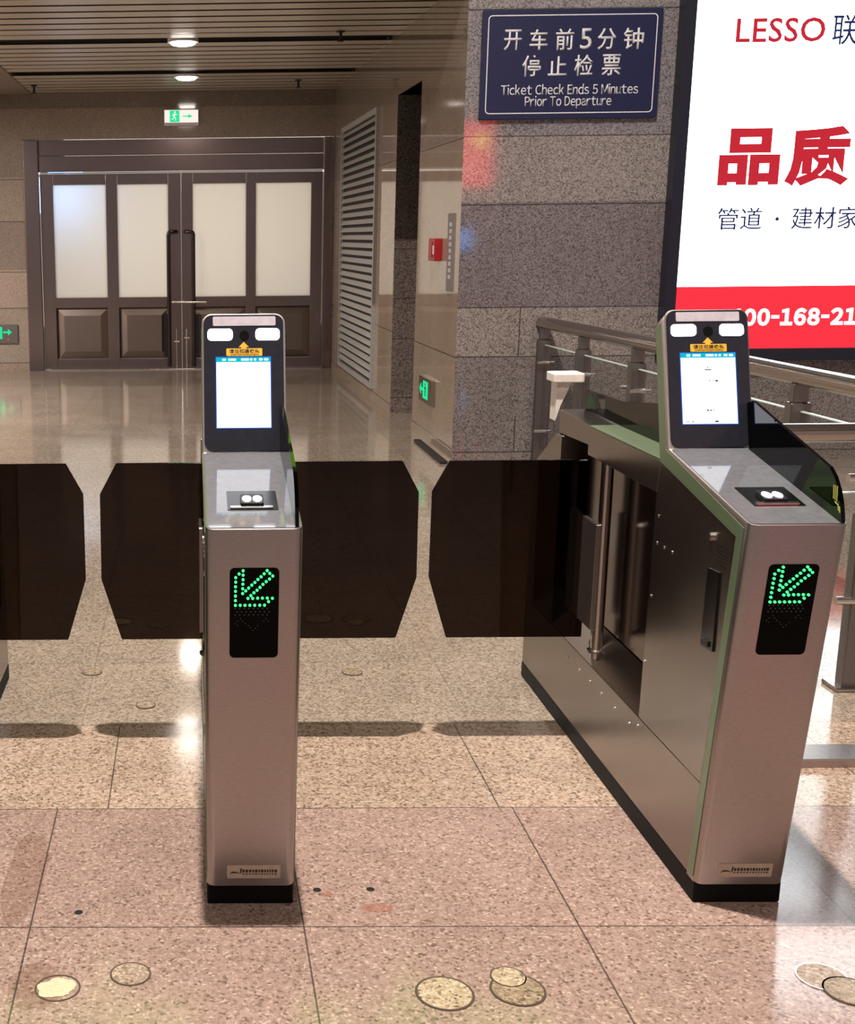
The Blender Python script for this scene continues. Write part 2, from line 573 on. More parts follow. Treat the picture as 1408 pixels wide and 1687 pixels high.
def text_bm(s, fn, u0, u1, v0, v1, d0, d1, weight=0.0, shear=0.0, spacing=1.0):
    """lettering fitted to the box u0..u1, v0..v1, fn(u,v,d)->xyz; d0 back, d1 front"""
    cu = bpy.data.curves.new('lettering', 'FONT')
    cu.body = s
    cu.offset = weight
    cu.shear = shear
    cu.space_character = spacing
    cu.resolution_u = 3
    o = bpy.data.objects.new('lettering', cu)
    COL.objects.link(o)
    dg = bpy.context.evaluated_depsgraph_get()
    dg.update()
    me = bpy.data.meshes.new_from_object(o.evaluated_get(dg))
    bpy.data.objects.remove(o)
    bpy.data.curves.remove(cu)
    t = bmesh.new()
    t.from_mesh(me)
    bpy.data.meshes.remove(me)
    xs = [v.co.x for v in t.verts]
    ys = [v.co.y for v in t.verts]
    ax, bx_, ay, by = min(xs), max(xs), min(ys), max(ys)
    for v in t.verts:
        u = u0 + (v.co.x - ax) / (bx_ - ax) * (u1 - u0)
        q = v0 + (v.co.y - ay) / (by - ay) * (v1 - v0)
        v.co = Vector(fn(u, q, d1))
    mb = MB()
    mb.merge(t)
    ext = bmesh.ops.extrude_face_region(mb.bm, geom=list(mb.bm.faces))
    off = Vector(fn(0, 0, d0)) - Vector(fn(0, 0, d1))
    for g in ext['geom']:
        if isinstance(g, bmesh.types.BMVert):
            g.co += off
    return mb


def latin(s, fn, u0, u1, v0, v1, d0, d1, weight, gap=0.07, space=0.30):
    """plain grotesque lettering: the wide forms of the letters set close together"""
    big = bmesh.new()
    pen = 0.0
    for ch in s:
        if ch == ' ':
            pen += space
            continue
        cu = bpy.data.curves.new('lettering', 'FONT')
        cu.body = chr(ord(ch) + 0xFEE0)
        cu.offset = weight
        cu.resolution_u = 3
        o = bpy.data.objects.new('lettering', cu)
        COL.objects.link(o)
        dg = bpy.context.evaluated_depsgraph_get()
        dg.update()
        me = bpy.data.meshes.new_from_object(o.evaluated_get(dg))
        bpy.data.objects.remove(o)
        bpy.data.curves.remove(cu)
        xs = [v.co.x for v in me.vertices]
        x0 = min(xs)
        if ch == '-':
            xm = (min(xs) + max(xs)) / 2
            for v in me.vertices:
                v.co.x = xm + (v.co.x - xm) * 0.5
            xs = [v.co.x for v in me.vertices]
            x0 = min(xs)
        for v in me.vertices:
            v.co.x += pen - x0
        big.from_mesh(me)
        bpy.data.meshes.remove(me)
        pen += max(xs) - x0 + gap
    xs = [v.co.x for v in big.verts]
    ys = [v.co.y for v in big.verts]
    ax, bx_, ay, by = min(xs), max(xs), min(ys), max(ys)
    for v in big.verts:
        v.co = Vector(fn(u0 + (v.co.x - ax) / (bx_ - ax) * (u1 - u0), v0 + (v.co.y - ay) / (by - ay) * (v1 - v0), d1))
    mb = MB()
    mb.merge(big)
    ext = bmesh.ops.extrude_face_region(mb.bm, geom=list(mb.bm.faces))
    off = Vector(fn(0, 0, d0)) - Vector(fn(0, 0, d1))
    for g in ext['geom']:
        if isinstance(g, bmesh.types.BMVert):
            g.co += off
    return mb


def copy_tree(o, parent=None):
    c = o.copy()
    COL.objects.link(c)
    c.parent = parent
    for ch in list(o.children):
        copy_tree(ch, c)
    return c


XZ = lambda yy: (lambda u, v, d: (u, yy - d, v))     # facing the camera: d grows towards it

# ------------------------------------------------------------------ setting
mb = MB()
mb.box(-9, 9, -7, 14.6, -0.2, 0.0)
struct(mb.build('floor', MT['floor']))

# sign wall (granite, faces the hall) with its lobby return
A2 = Vector((1.712, 8.184))
B2 = Vector((1.590, 14.27))
SD = (B2 - A2).normalized()          # along the lobby's right wall
SN = Vector((-SD.y, SD.x))           # into the lobby
if SN.x > 0:
    SN = -SN


def W(s, h, d):
    """point on the lobby's right wall: s along it, h height, d into the lobby"""
    p = A2 + SD * s + SN * d
    return (p.x, p.y, h)


mb = MB()
mb.box(1.712, 9, 8.184, 8.6, 0.0, 7.0)
struct(mb.build('wall_back', MT['wall_sign']))
mb = MB()
for s0, s1, h0, h1 in ((0.004, 1.372, 0, 3.3), (1.372, 2.330, 2.55, 3.3), (2.330, 6.4, 0, 3.3)):
    mb.prism([(s0, h0), (s1, h0), (s1, h1), (s0, h1)], W, -0.30, 0.0)
struct(mb.build('wall_right', MT['wall_polished']))
mb = MB()
mb.prism([(2.328, 0), (2.345, 0), (2.345, 2.56), (2.328, 2.56)], W, -0.9, -0.002)
mb.prism([(1.3, 0), (2.36, 0), (2.36, 2.6), (1.3, 2.6)], W, -0.95, -0.85)
mb.prism([(1.372, 2.55), (2.33, 2.55), (2.33, 2.56), (1.372, 2.56)], W, -0.9, -0.004)
struct(mb.build('wall_niche', MT['niche']))
mb = MB()
mb.prism([(0.0, 0.0), (1.37, 0.0), (1.37, 0.07), (0.0, 0.07)], W, 0.0, 0.006)
mb.prism([(2.335, 0.0), (6.1, 0.0), (6.1, 0.07), (2.335, 0.07)], W, 0.0, 0.006)
struct(mb.build('baseboard_right', MT['wall_polished']))
mb = MB()
mb.box(1.706, 9, 8.172, 8.184, 0.0, 0.055)
struct(mb.build('baseboard_back', MT['wall_sign']))

# far wall round the steel doors
mb = MB()
mb.box(-6, -1.83, 14.27, 14.6, 0, 3.3)
mb.box(1.575, 1.9, 14.27, 14.6, 0, 3.3)
mb.box(-1.83, 1.575, 14.27, 14.6, 2.52, 3.3)
struct(mb.build('wall_far', MT['wall_lobby']))
mb = MB()
mb.box(-6, -1.83, 14.255, 14.27, 0, 0.10)
struct(mb.build('baseboard_far', MT['wall_lobby']))
mb = MB()
mb.box(-6.2, -6, 8.0, 14.6, 0, 3.3)
struct(mb.build('wall_left', MT['wall_lobby']))
# bulkhead over the lobby mouth and hall side wall to its left
mb = MB()
mb.box(-9, 1.712, 8.1, 8.35, 3.02, 7.0)
struct(mb.build('wall_bulkhead', MT['wall_sign']))
mb = MB()
mb.box(-9, 9, -7, 8.6, 7.0, 7.1)
struct(mb.build('ceiling_hall', MT['plaster']))

# slatted lobby ceiling: metal planks running across, two deeper channels
mb = MB()
yy = 8.12
CH = [(10.62, 10.84), (12.56, 12.84)]
while yy < 14.2:
    y1 = yy + 0.190
    if any(yy < c1 and y1 > c0 for c0, c1 in CH):
        c0, c1 = [c for c in CH if yy < c[1] and y1 > c[0]][0]
        if c0 - yy > 0.05:
            mb.box(-1.72, 1.70, yy, c0, 3.01, 3.013, 0.001, 1)
        yy = c1
        continue
    mb.box(-1.72, 1.70, yy, min(y1, 14.26), 3.01, 3.013, 0.001, 1)
    yy = y1 + 0.060
struct(mb.build('ceiling', MT['slat']))
mb = MB()
mb.box(-1.72, 1.8, 8.12, 14.27, 3.07, 3.1)
struct(mb.build('ceiling_void', MT['slat_gap']))
mb = MB()
for c0, c1 in CH:
    mb.box(-1.72, 1.70, c0 + 0.0, c1 - 0.0, 3.055, 3.068)
struct(mb.build('ceiling_channel', MT['plaster']))
mb = MB()
mb.box(-6, -1.72, 8.12, 14.27, 3.0, 3.1)
struct(mb.build('ceiling_plaster', MT['plaster']))

# ------------------------------------------------------------------ steel double door
door = bpy.data.objects.new('door_1', None)
door.location = (-0.1, 14.30, 0)
COL.objects.link(door)
struct(door)
DX, DY = -0.1, 14.30


def dbox(mb, x0, x1, y0, y1, z0, z1, bev=0.0):
    mb.box(x0 - DX, x1 - DX, y0 - DY, y1 - DY, z0, z1, bev)


mb = MB()
dbox(mb, -1.825, -1.66, 14.25, 14.42, 0, 2.515, 0.006)
mb.build('door_jamb', MT['door_steel'], door)
mb = MB()
dbox(mb, 1.47, 1.572, 14.25, 14.42, 0, 2.515, 0.006)
mb.build('door_jamb', MT['door_steel'], door)
mb = MB()
dbox(mb, -1.66, 1.47, 14.30, 14.42, 2.35, 2.515, 0.004)
dbox(mb, -1.66, 1.47, 14.285, 14.42, 2.175, 2.345, 0.004)
mb.build('door_header', MT['door_steel'], door)
mb = MB()
dbox(mb, -1.64, 1.46, 14.272, 14.286, 2.158, 2.172)
mb.build('track_strip', MT['bolt'], door)
mb = MB()
dbox(mb, -1.6, 1.47, 14.2, 14.36, 0.0, 0.012, 0.003)
mb.build('threshold', MT['bolt'], door)
leaves = []
for lx0, lx1, panes in ((-1.655, -0.102, ((-1.513, -0.931), (-0.804, -0.243))), (-0.096, 1.468, ((0.031, 0.620), (0.731, 1.340)))):
    lf = MB()
    Y0, Y1 = 14.31, 14.36
    (a0, a1), (b0, b1) = panes
    for x0, x1 in ((lx0, a0), (a1, b0), (b1, lx1)):
        dbox(lf, x0, x1, Y0, Y1, 0.014, 2.152, 0.004)
    for x0, x1 in panes:
        dbox(lf, x0, x1, Y0, Y1, 2.038, 2.152, 0.003)
        dbox(lf, x0, x1, Y0, Y1, 0.695, 0.808, 0.003)
        dbox(lf, x0, x1, Y0, Y1, 0.014, 0.118, 0.003)
    leaf = lf.build('door_leaf', MT['door_steel'], door)
    for x0, x1 in panes:
        p = MB()
        dbox(p, x0 - 0.005, x1 + 0.005, 14.335, 14.345, 0.80, 2.045)
        p.build('pane', MT['pane'], leaf)
        q = MB()
        # raised panel: bevelled field
        z0, z1 = 0.12, 0.693
        i = 0.085
        o_ = [(x0, z0), (x1, z0), (x1, z1), (x0, z1)]
        n_ = [(x0 + i, z0 + i), (x1 - i, z0 + i), (x1 - i, z1 - i), (x0 + i, z1 - i)]
        P = lambda u, v, y: (u - DX, y - DY, v)
        ov = [q.bm.verts.new(P(u, v, 14.350)) for u, v in o_]
        nv = [q.bm.verts.new(P(u, v, 14.322)) for u, v in n_]
        bv = [q.bm.verts.new(P(u, v, 14.358)) for u, v in o_]
        q.bm.faces.new(nv)
        q.bm.faces.new(bv)
        for k in range(4):
            q.bm.faces.new([ov[k], ov[(k + 1) % 4], nv[(k + 1) % 4], nv[k]])
            q.bm.faces.new([bv[k], bv[(k + 1) % 4], ov[(k + 1) % 4], ov[k]])
        q.build('raised_panel', MT['door_panel'], leaf)
    leaves.append(leaf)
for leaf, hx, mx_, sgn in ((leaves[0], -0.242, -0.15, 1), (leaves[1], 0.036, -0.05, -1)):
    h = MB()
    pts = [(mx_ - 0.005 * sgn, 14.315, 1.522), (mx_ - 0.005 * sgn, 14.26, 1.522)]
    pts = [(mx_, 14.312, 1.522), (mx_, 14.275, 1.522), (mx_ - 0.03 * sgn, 14.25, 1.522), (hx + 0.03 * sgn, 14.25, 1.522), (hx + 0.008 * sgn, 14.25, 1.514), (hx, 14.25, 1.49), (hx, 14.25, 0.03)]
    h.tube([(x - DX, y - DY, z) for x, y, z in pts], 0.022, 12)
    h.build('door_handle', MT['handle'], leaf, 40)
    g = MB()
    xx = hx - 0.025 * sgn
    g.prism([(xx - DX - 0.035, 0.15), (xx - DX + 0.035, 0.15), (xx - DX + 0.035, 0.62), (xx - DX - 0.035, 0.62)], lambda u, v, d: (u, 14.27 - DY - d, v), 0.0, 0.03)
    g.build('guard_plate', MT['black'], leaf)
    bt = MB()
    bxx = -0.16 if sgn > 0 else -0.045
    bt.tube([(bxx - DX, 14.30 - DY, 0.02), (bxx - DX, 14.30 - DY, 0.45)], 0.009, 8)
    bt.tube([(bxx - 0.03 - DX, 14.29 - DY, 0.33 - 0.02 * sgn), (bxx + 0.03 - DX, 14.29 - DY, 0.33 - 0.02 * sgn)], 0.007, 8)
    bt.build('floor_bolt', MT['bolt'], leaf, 40)
lk = MB()
lk.tube([(-0.21, 14.222, 0.752), (0.178, 14.222, 0.747)], 0.014, 12)
tag(lk.build('lock_bar', MT['bolt'], None, 40), 'straight steel locking bar laid across the two long door handles', 'lock bar')


# ------------------------------------------------------------------ the ticket gates
# local frame: x from -0.0975 to 0.0975 across, y depth from the plinth front, z up
def KY(y):
    return y - 2.56


HALF = 0.0975
PF = (2.442, 0.890)   # front edge of deck
PB = (2.894, 0.968)   # deck meets screen head
PH = (2.990, 1.283)   # top of head
PFoot = (2.557, 0.048)


def lerp(a, b_, t):
    return (a[0] + (b_[0] - a[0]) * t, a[1] + (b_[1] - a[1]) * t)


def frame_fn(p, q, flip=1):
    """local frame on a slanted face: u across, v along p->q, d out of the face"""
    dy, dz = q[0] - p[0], q[1] - p[1]
    l = math.hypot(dy, dz)
    dy, dz = dy / l, dz / l
    ny, nz = -dz * flip, dy * flip
    return lambda u, v, d: (u, KY(p[0] + dy * v + ny * d), p[1] + dz * v + nz * d)


FN_FRONT = frame_fn(PF, PFoot, -1)   # v runs down the front panel from its top edge
FN_DECK = frame_fn(PF, PB)
FN_HEAD = frame_fn(PB, PH)


def make_gate():
    root = thing('ticket_gate', 'gate', 'ticket gate', (0, 2.56, 0))
    mb = MB()
    mb.box(-0.096, 0.096, KY(2.565), KY(4.055), 0.0, 0.052, 0.003, 1)
    mb.build('plinth', MT['plinth'], root)
    # bent steel shell: head, deck and front panel in one band
    outer = [PH, PB, PF, PFoot]
    inner = [(2.608, 0.048), (2.500, 0.855), (2.942, 0.932), (3.036, 1.258)]
    poly = [(KY(y), z) for y, z in outer + inner]
    fx = lambda u, v, d: (d, u, v)
    mb = MB()

    def is_seg(e, p, q):
        a, c = e.verts[0].co, e.verts[1].co
        if abs(a.x - c.x) > 1e-4:
            return False
        m_ = (a + c) / 2
        return abs(m_.y - KY((p[0] + q[0]) / 2)) < 0.03 and abs(m_.z - (p[1] + q[1]) / 2) < 0.03
    front_sel = lambda e: is_seg(e, PF, PFoot)
    head_sel = lambda e: is_seg(e, PH, (3.036, 1.258))
    mb.prism(poly, fx, -HALF, HALF, bev_sel=[(0.020, front_sel, 5), (0.022, head_sel, 5), (0.0016, lambda e: len(e.link_faces) == 2 and e.calc_face_angle() > 0.6, 2)])
    shell = mb.build('shell', MT['steel'], root, 35)
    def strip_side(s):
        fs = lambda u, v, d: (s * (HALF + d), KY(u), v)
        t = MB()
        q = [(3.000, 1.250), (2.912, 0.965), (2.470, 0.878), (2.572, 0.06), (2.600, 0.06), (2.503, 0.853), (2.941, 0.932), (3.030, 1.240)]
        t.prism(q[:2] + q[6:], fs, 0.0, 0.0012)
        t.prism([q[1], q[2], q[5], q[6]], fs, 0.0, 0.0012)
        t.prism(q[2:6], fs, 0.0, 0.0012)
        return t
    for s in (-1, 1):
        strip_side(s).build('green_sheen', MT['strip'], root)  # green reflection laid on the shell sides as thin tinted plates
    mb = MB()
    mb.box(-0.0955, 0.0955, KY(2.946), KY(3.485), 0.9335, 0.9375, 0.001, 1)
    mb.build('beam_cap', MT['strip'], root)  # same painted green reflection, on top of the beam
    # deck skin, a smoother plate let into the shell
    mb = MB()
    mb.prism(rrect(-0.093, 0.093, 0.006, 0.458, 0.008), FN_DECK, 0.0, 0.0015)
    deck = mb.build('deck_plate', MT['steel_deck'], root)
    mb = MB()
    mb.prism(rrect(-0.050, 0.055, 0.098, 0.204, 0.002), FN_DECK, 0.0015, 0.003)
    win = mb.build('scanner_window', MT['slot'], deck)
    mb = MB()
    mb.prism(rrect(-0.022, 0.026, 0.116, 0.168, 0.004), FN_DECK, 0.003, 0.010)
    mb.build('scanner_frame', MT['black'], win)
    mb = MB()
    for cx in (-0.009, 0.013):
        mb.prism([(cx + 0.0095 * math.cos(2 * PI * k / 18), 0.14 + 0.016 * math.sin(2 * PI * k / 18)) for k in range(18)], FN_DECK, 0.010, 0.0115)
    mb.build('scanner_light', MT['scan_light'], win)
    mb = MB()
    mb.prism(rrect(-0.044, 0.044, 0.102, 0.113, 0.001), FN_DECK, 0.003, 0.006)
    mb.build('scanner_bracket', MT['bolt'], win)
    # cabinet body: front block, rear block, sill, top beam
    mb = MB()
    hw = 0.0955
    side = lambda pts: mb.prism([(KY(y), z) for y, z in pts], fx, -hw, hw, 0.0015, seg=1)
    side([(2.560, 0.050), (2.606, 0.050), (2.502, 0.852), (2.944, 0.930), (2.957, 0.852), (2.967, 0.280), (4.05, 0.280), (4.05, 0.050)][1:2] and
         [(2.607, 0.052), (4.05, 0.052), (4.05, 0.279), (2.580, 0.279)])
    side([(2.581, 0.279), (2.968, 0.279), (2.957, 0.853), (2.942, 0.930), (2.503, 0.853)])
    side([(2.957, 0.853), (3.49, 0.853), (3.49, 0.933), (2.943, 0.932)])
    mb.prism([(KY(y), z) for y, z in ((3.485, 0.878), (3.80, 0.868), (3.80, 0.940), (3.485, 0.932))], fx, -0.088, 0.088, 0.0015, seg=1)
    side([(3.74, 0.279), (4.05, 0.279), (4.02, 0.74), (3.80, 0.867), (3.74, 0.867)])
    # sloping sill on both sides of the opening
    for s in (-1, 1):
        t = [(s * hw, 0.279), (s * 0.045, 0.279), (s * 0.045, 0.372)]
        mb.prism(t, lambda u, v, d: (u, d, v), KY(2.968), KY(3.74))
    cab = mb.build('cabinet', MT['steel_side'], root)
    mb = MB()
    mb.box(-0.042, 0.042, KY(2.95), KY(3.75), 0.30, 0.86)
    mb.build('recess_panel', MT['mirror'], root)
    # side details: slot, lock, grille, holes, rivets (left and right sides)
    for s in (-1,):
        fs = lambda u, v, d: (s * (hw + d), KY(u), v)
        mb = MB()
        mb.prism([(2.568, 0.585), (2.630, 0.580), (2.624, 0.756), (2.566, 0.760)], fs, 0.0, 0.004)
        slot = mb.build('side_slot', MT['slot'], root)
        mb = MB()
        mb.prism([(2.585, 0.590), (2.620, 0.588), (2.619, 0.600), (2.585, 0.602)], fs, 0.004, 0.008)
        mb.build('slot_latch', MT['black'], slot)
        mb = MB()
        ring = [(2.625 + 0.009 * math.cos(2 * PI * k / 16), 0.825 + 0.009 * math.sin(2 * PI * k / 16)) for k in range(16)]
        mb.prism(ring, fs, 0.0, 0.006)
        mb.build('lock', MT['bolt'], root)
        mb = MB()
        for r_ in range(6):
            for q in range(5):
                cy, cz = 2.545 + q * 0.012, 0.775 + r_ * 0.008
                mb.prism([(cy + 0.0022 * math.cos(2 * PI * k / 6), cz + 0.0022 * math.sin(2 * PI * k / 6)) for k in range(6)], fs, 0.0, 0.001)
        mb.build('speaker_grille', MT['slot'], root)
        for y, z in ((2.836, 0.736), (2.886, 0.735), (2.932, 0.735), (2.935, 0.80), (2.945, 0.60), (2.955, 0.43),
                     (3.03, 0.238), (3.14, 0.236), (3.25, 0.235), (3.35, 0.234), (3.446, 0.233), (3.56, 0.233), (2.97, 0.256)):
            mb = MB()
            mb.prism([(y + 0.004 * math.cos(2 * PI * k / 10), z + 0.004 * math.sin(2 * PI * k / 10)) for k in range(10)], fs, 0.0, 0.0015)
            rv = mb.build('rivet', MT['bolt'], root)
        mb = MB()
        mb.prism([(2.968, 0.2775), (3.74, 0.2775), (3.74, 0.2805), (2.968, 0.2805)], fs, 0.0, 0.0006)
        mb.prism([(2.600, 0.060), (2.601, 0.060), (2.5, 0.85), (2.499, 0.85)], fs, 0.0, 0.0006)
        mb.build('panel_joint', MT['slot'], root)
    # black glass head panel
    mb = MB()
    mb.prism(rrect(-0.0935, 0.0935, 0.004, 0.326, 0.020), FN_HEAD, 0.0, 0.003)
    bez = mb.build('head_panel', MT['bezel'], root)
    mb = MB()
    mb.prism(rrect(-0.0715, 0.0755, 0.300, 0.322, 0.003), FN_HEAD, 0.003, 0.004)
    mb.build('status_strip', MT['grey_strip'], bez)
    for u0, u1 in ((-0.084, -0.0255), (0.0285, 0.0845)):
        mb = MB()
        mb.prism(rrect(u0, u1, 0.265, 0.293, 0.009), FN_HEAD, 0.003, 0.0045)
        mb.build('face_light', MT['face_light'], bez)
    mb = MB()
    mb.prism([(0.002 + 0.011 * math.cos(2 * PI * k / 24), 0.277 + 0.011 * math.sin(2 * PI * k / 24)) for k in range(24)], FN_HEAD, 0.003, 0.0045)
    mb.build('camera_lens', MT['slot'], bez)
    mb = MB()
    mb.prism(rrect(-0.0405, 0.0435, 0.228, 0.246, 0.002), FN_HEAD, 0.003, 0.0038)
    mb.prism([(-0.0055, 0.246), (0.0065, 0.246), (0.0065, 0.249), (0.0125, 0.249), (0.0005, 0.2615), (-0.0115, 0.249), (-0.0055, 0.249)], FN_HEAD, 0.003, 0.0038)
    stk = mb.build('sticker', MT['yellow'], bez)
    text_bm('请注视摄像头', FN_HEAD, -0.034, 0.037, 0.2345, 0.2445, 0.0038, 0.0042, 0.012).build('lettering', MT['ink'], stk)
    mb = MB()
    x = -0.03
    while x < 0.033:
        w_ = random.uniform(0.002, 0.005)
        mb.prism([(x, 0.2305), (x + w_, 0.2305), (x + w_, 0.2325), (x, 0.2325)], FN_HEAD, 0.0038, 0.0042)
        x += w_ + 0.0012
    mb.build('small_print', MT['ink'], stk)
    mb = MB()
    mb.prism([(-0.066, 0.0565), (0.064, 0.0565), (0.064, 0.2265), (-0.066, 0.2265)], FN_HEAD, 0.003, 0.0036)
    dsp = mb.build('display', MT['screen_edge'], bez)
    mb = MB()
    mb.prism([(-0.064, 0.0585), (0.062, 0.0585), (0.062, 0.2135), (-0.064, 0.2135)], FN_HEAD, 0.0036, 0.0040)
    mb.build('page', MT['screen'], dsp)
    mb = MB()
    mb.prism([(-0.064, 0.2140), (0.062, 0.2140), (0.062, 0.2245), (-0.064, 0.2245)], FN_HEAD, 0.0036, 0.0040)
    mb.build('status_bar', MT['screen_bar'], dsp)
    mb = MB()
    for u0, u1 in ((-0.05, -0.042), (-0.036, -0.018), (-0.006, 0.012), (0.015, 0.020), (0.024, 0.029), (0.036, 0.044), (0.048, 0.057)):
        mb.prism([(u0, 0.217), (u1, 0.217), (u1, 0.2215), (u0, 0.2215)], FN_HEAD, 0.0040, 0.0042)
    mb.build('status_text', MT['screen'], dsp)
    # direction indicator on the front panel
    mb = MB()
    mb.prism(rrect(-0.0485, 0.0515, 0.083, 0.284, 0.010), FN_FRONT, -0.002, 0.0015)
    ind = mb.build('indicator', MT['indicator'], root)
    dots = [(472, 300), (422, 340), (472, 355), (380, 385), (472, 412), (380, 442), (470, 468), (378, 500), (468, 525), (378, 557), (468, 585),
            (378, 617), (378, 675), (378, 735), (438, 735), (498, 735), (560, 735), (622, 735), (685, 735), (745, 735), (795, 690), (843, 648),
            (778, 645), (717, 645), (657, 645), (595, 648), (535, 648), (507, 552), (543, 517), (582, 480), (620, 447), (658, 410), (697, 377),
            (735, 340), (772, 300), (805, 335), (843, 368), (803, 405), (762, 438), (722, 472), (685, 510), (648, 545), (610, 577), (572, 612)]
    mb = MB()
    d2 = lambda px_, py_: (-0.0485 + (px_ - 305) / 620 * 0.1, 0.083 + (py_ - 270) / 1145 * 0.201)
    for px_, py_ in dots:
        u, v = d2(px_, py_)
        mb.prism([(u + 0.0027 * math.cos(2 * PI * k / 10), v + 0.0027 * math.sin(2 * PI * k / 10)) for k in range(10)], FN_FRONT, 0.0015, 0.004)
    mb.build('led_arrow', MT['led'], ind)
    mb = MB()
    for ry, off in ((778, 0), (820, 25), (858, 0)):
        for k in range(8):
            u, v = d2(375 + off + k * 58, ry)
            mb.prism([(u + 0.0014 * math.cos(2 * PI * j / 6), v + 0.0014 * math.sin(2 * PI * j / 6)) for j in range(6)], FN_FRONT, 0.0015, 0.0022)
    for px_, py_ in ((445, 910), (405, 940), (472, 942), (375, 972), (505, 970), (405, 995), (543, 995), (570, 1025), (600, 1058), (632, 1030), (663, 998), (765, 910), (795, 940), (735, 938)):
        u, v = d2(px_, py_)
        mb.prism([(u + 0.0012 * math.cos(2 * PI * j / 6), v + 0.0012 * math.sin(2 * PI * j / 6)) for j in range(6)], FN_FRONT, 0.0015, 0.0020)
    mb.build('unlit_leds', MT['led_off'], ind)
    # maker's plate low on the front panel
    mb = MB()
    mb.prism(rrect(-0.052, 0.066, 0.795, 0.829, 0.001), FN_FRONT, 0.0, 0.0008)
    pl = mb.build('name_plate', MT['label'], root)
    mb = MB()
    x = -0.018
    while x < 0.058:
        w_ = random.uniform(0.003, 0.006)
        mb.prism([(x, 0.806), (x + w_, 0.806), (x + w_, 0.813), (x, 0.813)], FN_FRONT, 0.0008, 0.0012)
        mb.prism([(x, 0.816), (x + w_ * 0.8, 0.816), (x + w_ * 0.8, 0.819), (x, 0.819)], FN_FRONT, 0.0008, 0.0012)
        x += w_ + 0.002
    mb.prism([(-0.048, 0.818), (-0.040, 0.811), (-0.030, 0.812), (-0.022, 0.817), (-0.030, 0.815), (-0.040, 0.815)], FN_FRONT, 0.0008, 0.0012)
    mb.prism([(-0.0225, 0.803), (-0.019, 0.803), (-0.0205, 0.815), (-0.0235, 0.815)], FN_FRONT, 0.0008, 0.0012)
    mb.build('plate_marks', MT['ink'], pl)
    # smoked glass fins: by the deck on the right, and along the top beam
    mb = MB()
    arc = [(2.514, 0.993), (2.492, 0.978), (2.472, 0.955), (2.458, 0.93), (2.450, 0.905), (2.447, 0.893)]
    pts = [(2.880, 0.967), (2.930, 1.082)] + [(2.905, 1.080)][:0] + [(2.890, 1.080)] + arc
    pts = [(2.884, 0.968), (2.915, 1.072), (2.886, 1.080)] + arc
    mb.prism([(KY(y), z) for y, z in pts], fx, 0.082, 0.090)
    mb.build('front_fin', MT['fin'], root)
    mb = MB()
    pts = [(2.97, 0.936), (3.79, 0.941), (3.79, 1.0), (3.47, 1.005), (3.2, 1.035), (3.0, 1.045)]
    mb.prism([(KY(y), z) for y, z in pts], fx, -0.018, -0.010)
    mb.build('rear_fin', MT['fin'], root)
    return root


def barrier(root, side, tip):
    """smoked wing on the given side (-1 left, +1 right) with pole and clamp; tip = local x of its free end"""
    gx = side * 0.0955
    mb = MB()
    mb.tube([(side * 0.080, KY(3.36), 0.300), (side * 0.080, KY(3.36), 0.862)], 0.0165, 20)
    pole = mb.build('pole', MT['rail'], root, 40)
    mb = MB()
    mb.lathe([(0.026, 0.0), (0.026, 0.006), (0.018, 0.010)], (side * 0.080, KY(3.36), 0.318), 20)
    mb.build('collar', MT['steel_side'], pole)
    mb = MB()
    xa, xb = sorted((side * 0.092, side * 0.106))
    mb.box(xa, xb, KY(3.345), KY(3.515), 0.384, 0.684, 0.002, 1)
    cl = mb.build('clamp_plate', MT['steel'], root)
    for z in (0.42, 0.645):
        mb = MB()
        xo = sorted((side * 0.106, side * 0.109))
        mb.tube([(xo[0], KY(3.49), z), (xo[1], KY(3.49), z)], 0.005, 8)
        mb.build('screw', MT['bolt'], cl)
    ins = side * 0.090
    o = tip
    s = 1 if side > 0 else -1
    pts = [(ins, 0.327), (o - s * 0.055, 0.327), (o - s * 0.0, 0.507), (o - s * 0.001, 0.755), (o - s * 0.048, 0.843), (ins, 0.843)]
    mb = MB()
    mb.prism(pts, lambda u, v, d: (u, KY(3.465) + d, v), 0.0, 0.010, 0.0015, seg=1)
    return mb.build('barrier_wing', MT['wing'], root)


gate_m = make_gate()
gate_r = copy_tree(gate_m)
gate_l = copy_tree(gate_m)
GRP = 'ticket gates in a row'
for g, x, lab in ((gate_m, 0.1235, 'steel ticket gate with blank white screen and smoked barrier wings on both sides'),
                  (gate_r, 1.2045, 'steel ticket gate showing its long side, beside the railing, small marks on its screen'),
                  (gate_l, -0.7225, 'leftmost ticket gate, only its smoked wing and far foot coming into view')):
    g.location.x = x
    g['label'] = lab
    g['group'] = GRP
barrier(gate_m, -1, -0.384)
barrier(gate_m, 1, 0.514)
barrier(gate_r, -1, -0.532)
barrier(gate_l, 1, 0.417)
# marks on the right-hand gate's screen
dsp = [c for c in gate_r.children if c.name.startswith('head_panel')][0]
dsp = [c for c in dsp.children if c.name.startswith('display')][0]
mb = MB()
for u0, u1, v0, v1 in ((-0.010, 0.006, 0.184, 0.1865), (-0.004, -0.001, 0.189, 0.192), (0.014, 0.020, 0.157, 0.161), (0.000, 0.0015, 0.157, 0.162),
                       (0.008, 0.0095, 0.158, 0.161), (-0.008, -0.004, 0.088, 0.092), (-0.001, 0.003, 0.088, 0.091), (0.006, 0.008, 0.088, 0.092),
                       (-0.056, -0.054, 0.0615, 0.0645), (-0.052, -0.050, 0.0615, 0.0645), (-0.043, -0.040, 0.0615, 0.0645), (0.010, 0.018, 0.0615, 0.0655)):
    mb.prism([(u0, v0), (u1, v0), (u1, v1), (u0, v1)], FN_HEAD, 0.0040, 0.0044)
mb.build('page_marks', MT['ink'], dsp)
fin_r = [c for c in gate_r.children if c.name.startswith('front_fin')][0]
mb = MB()
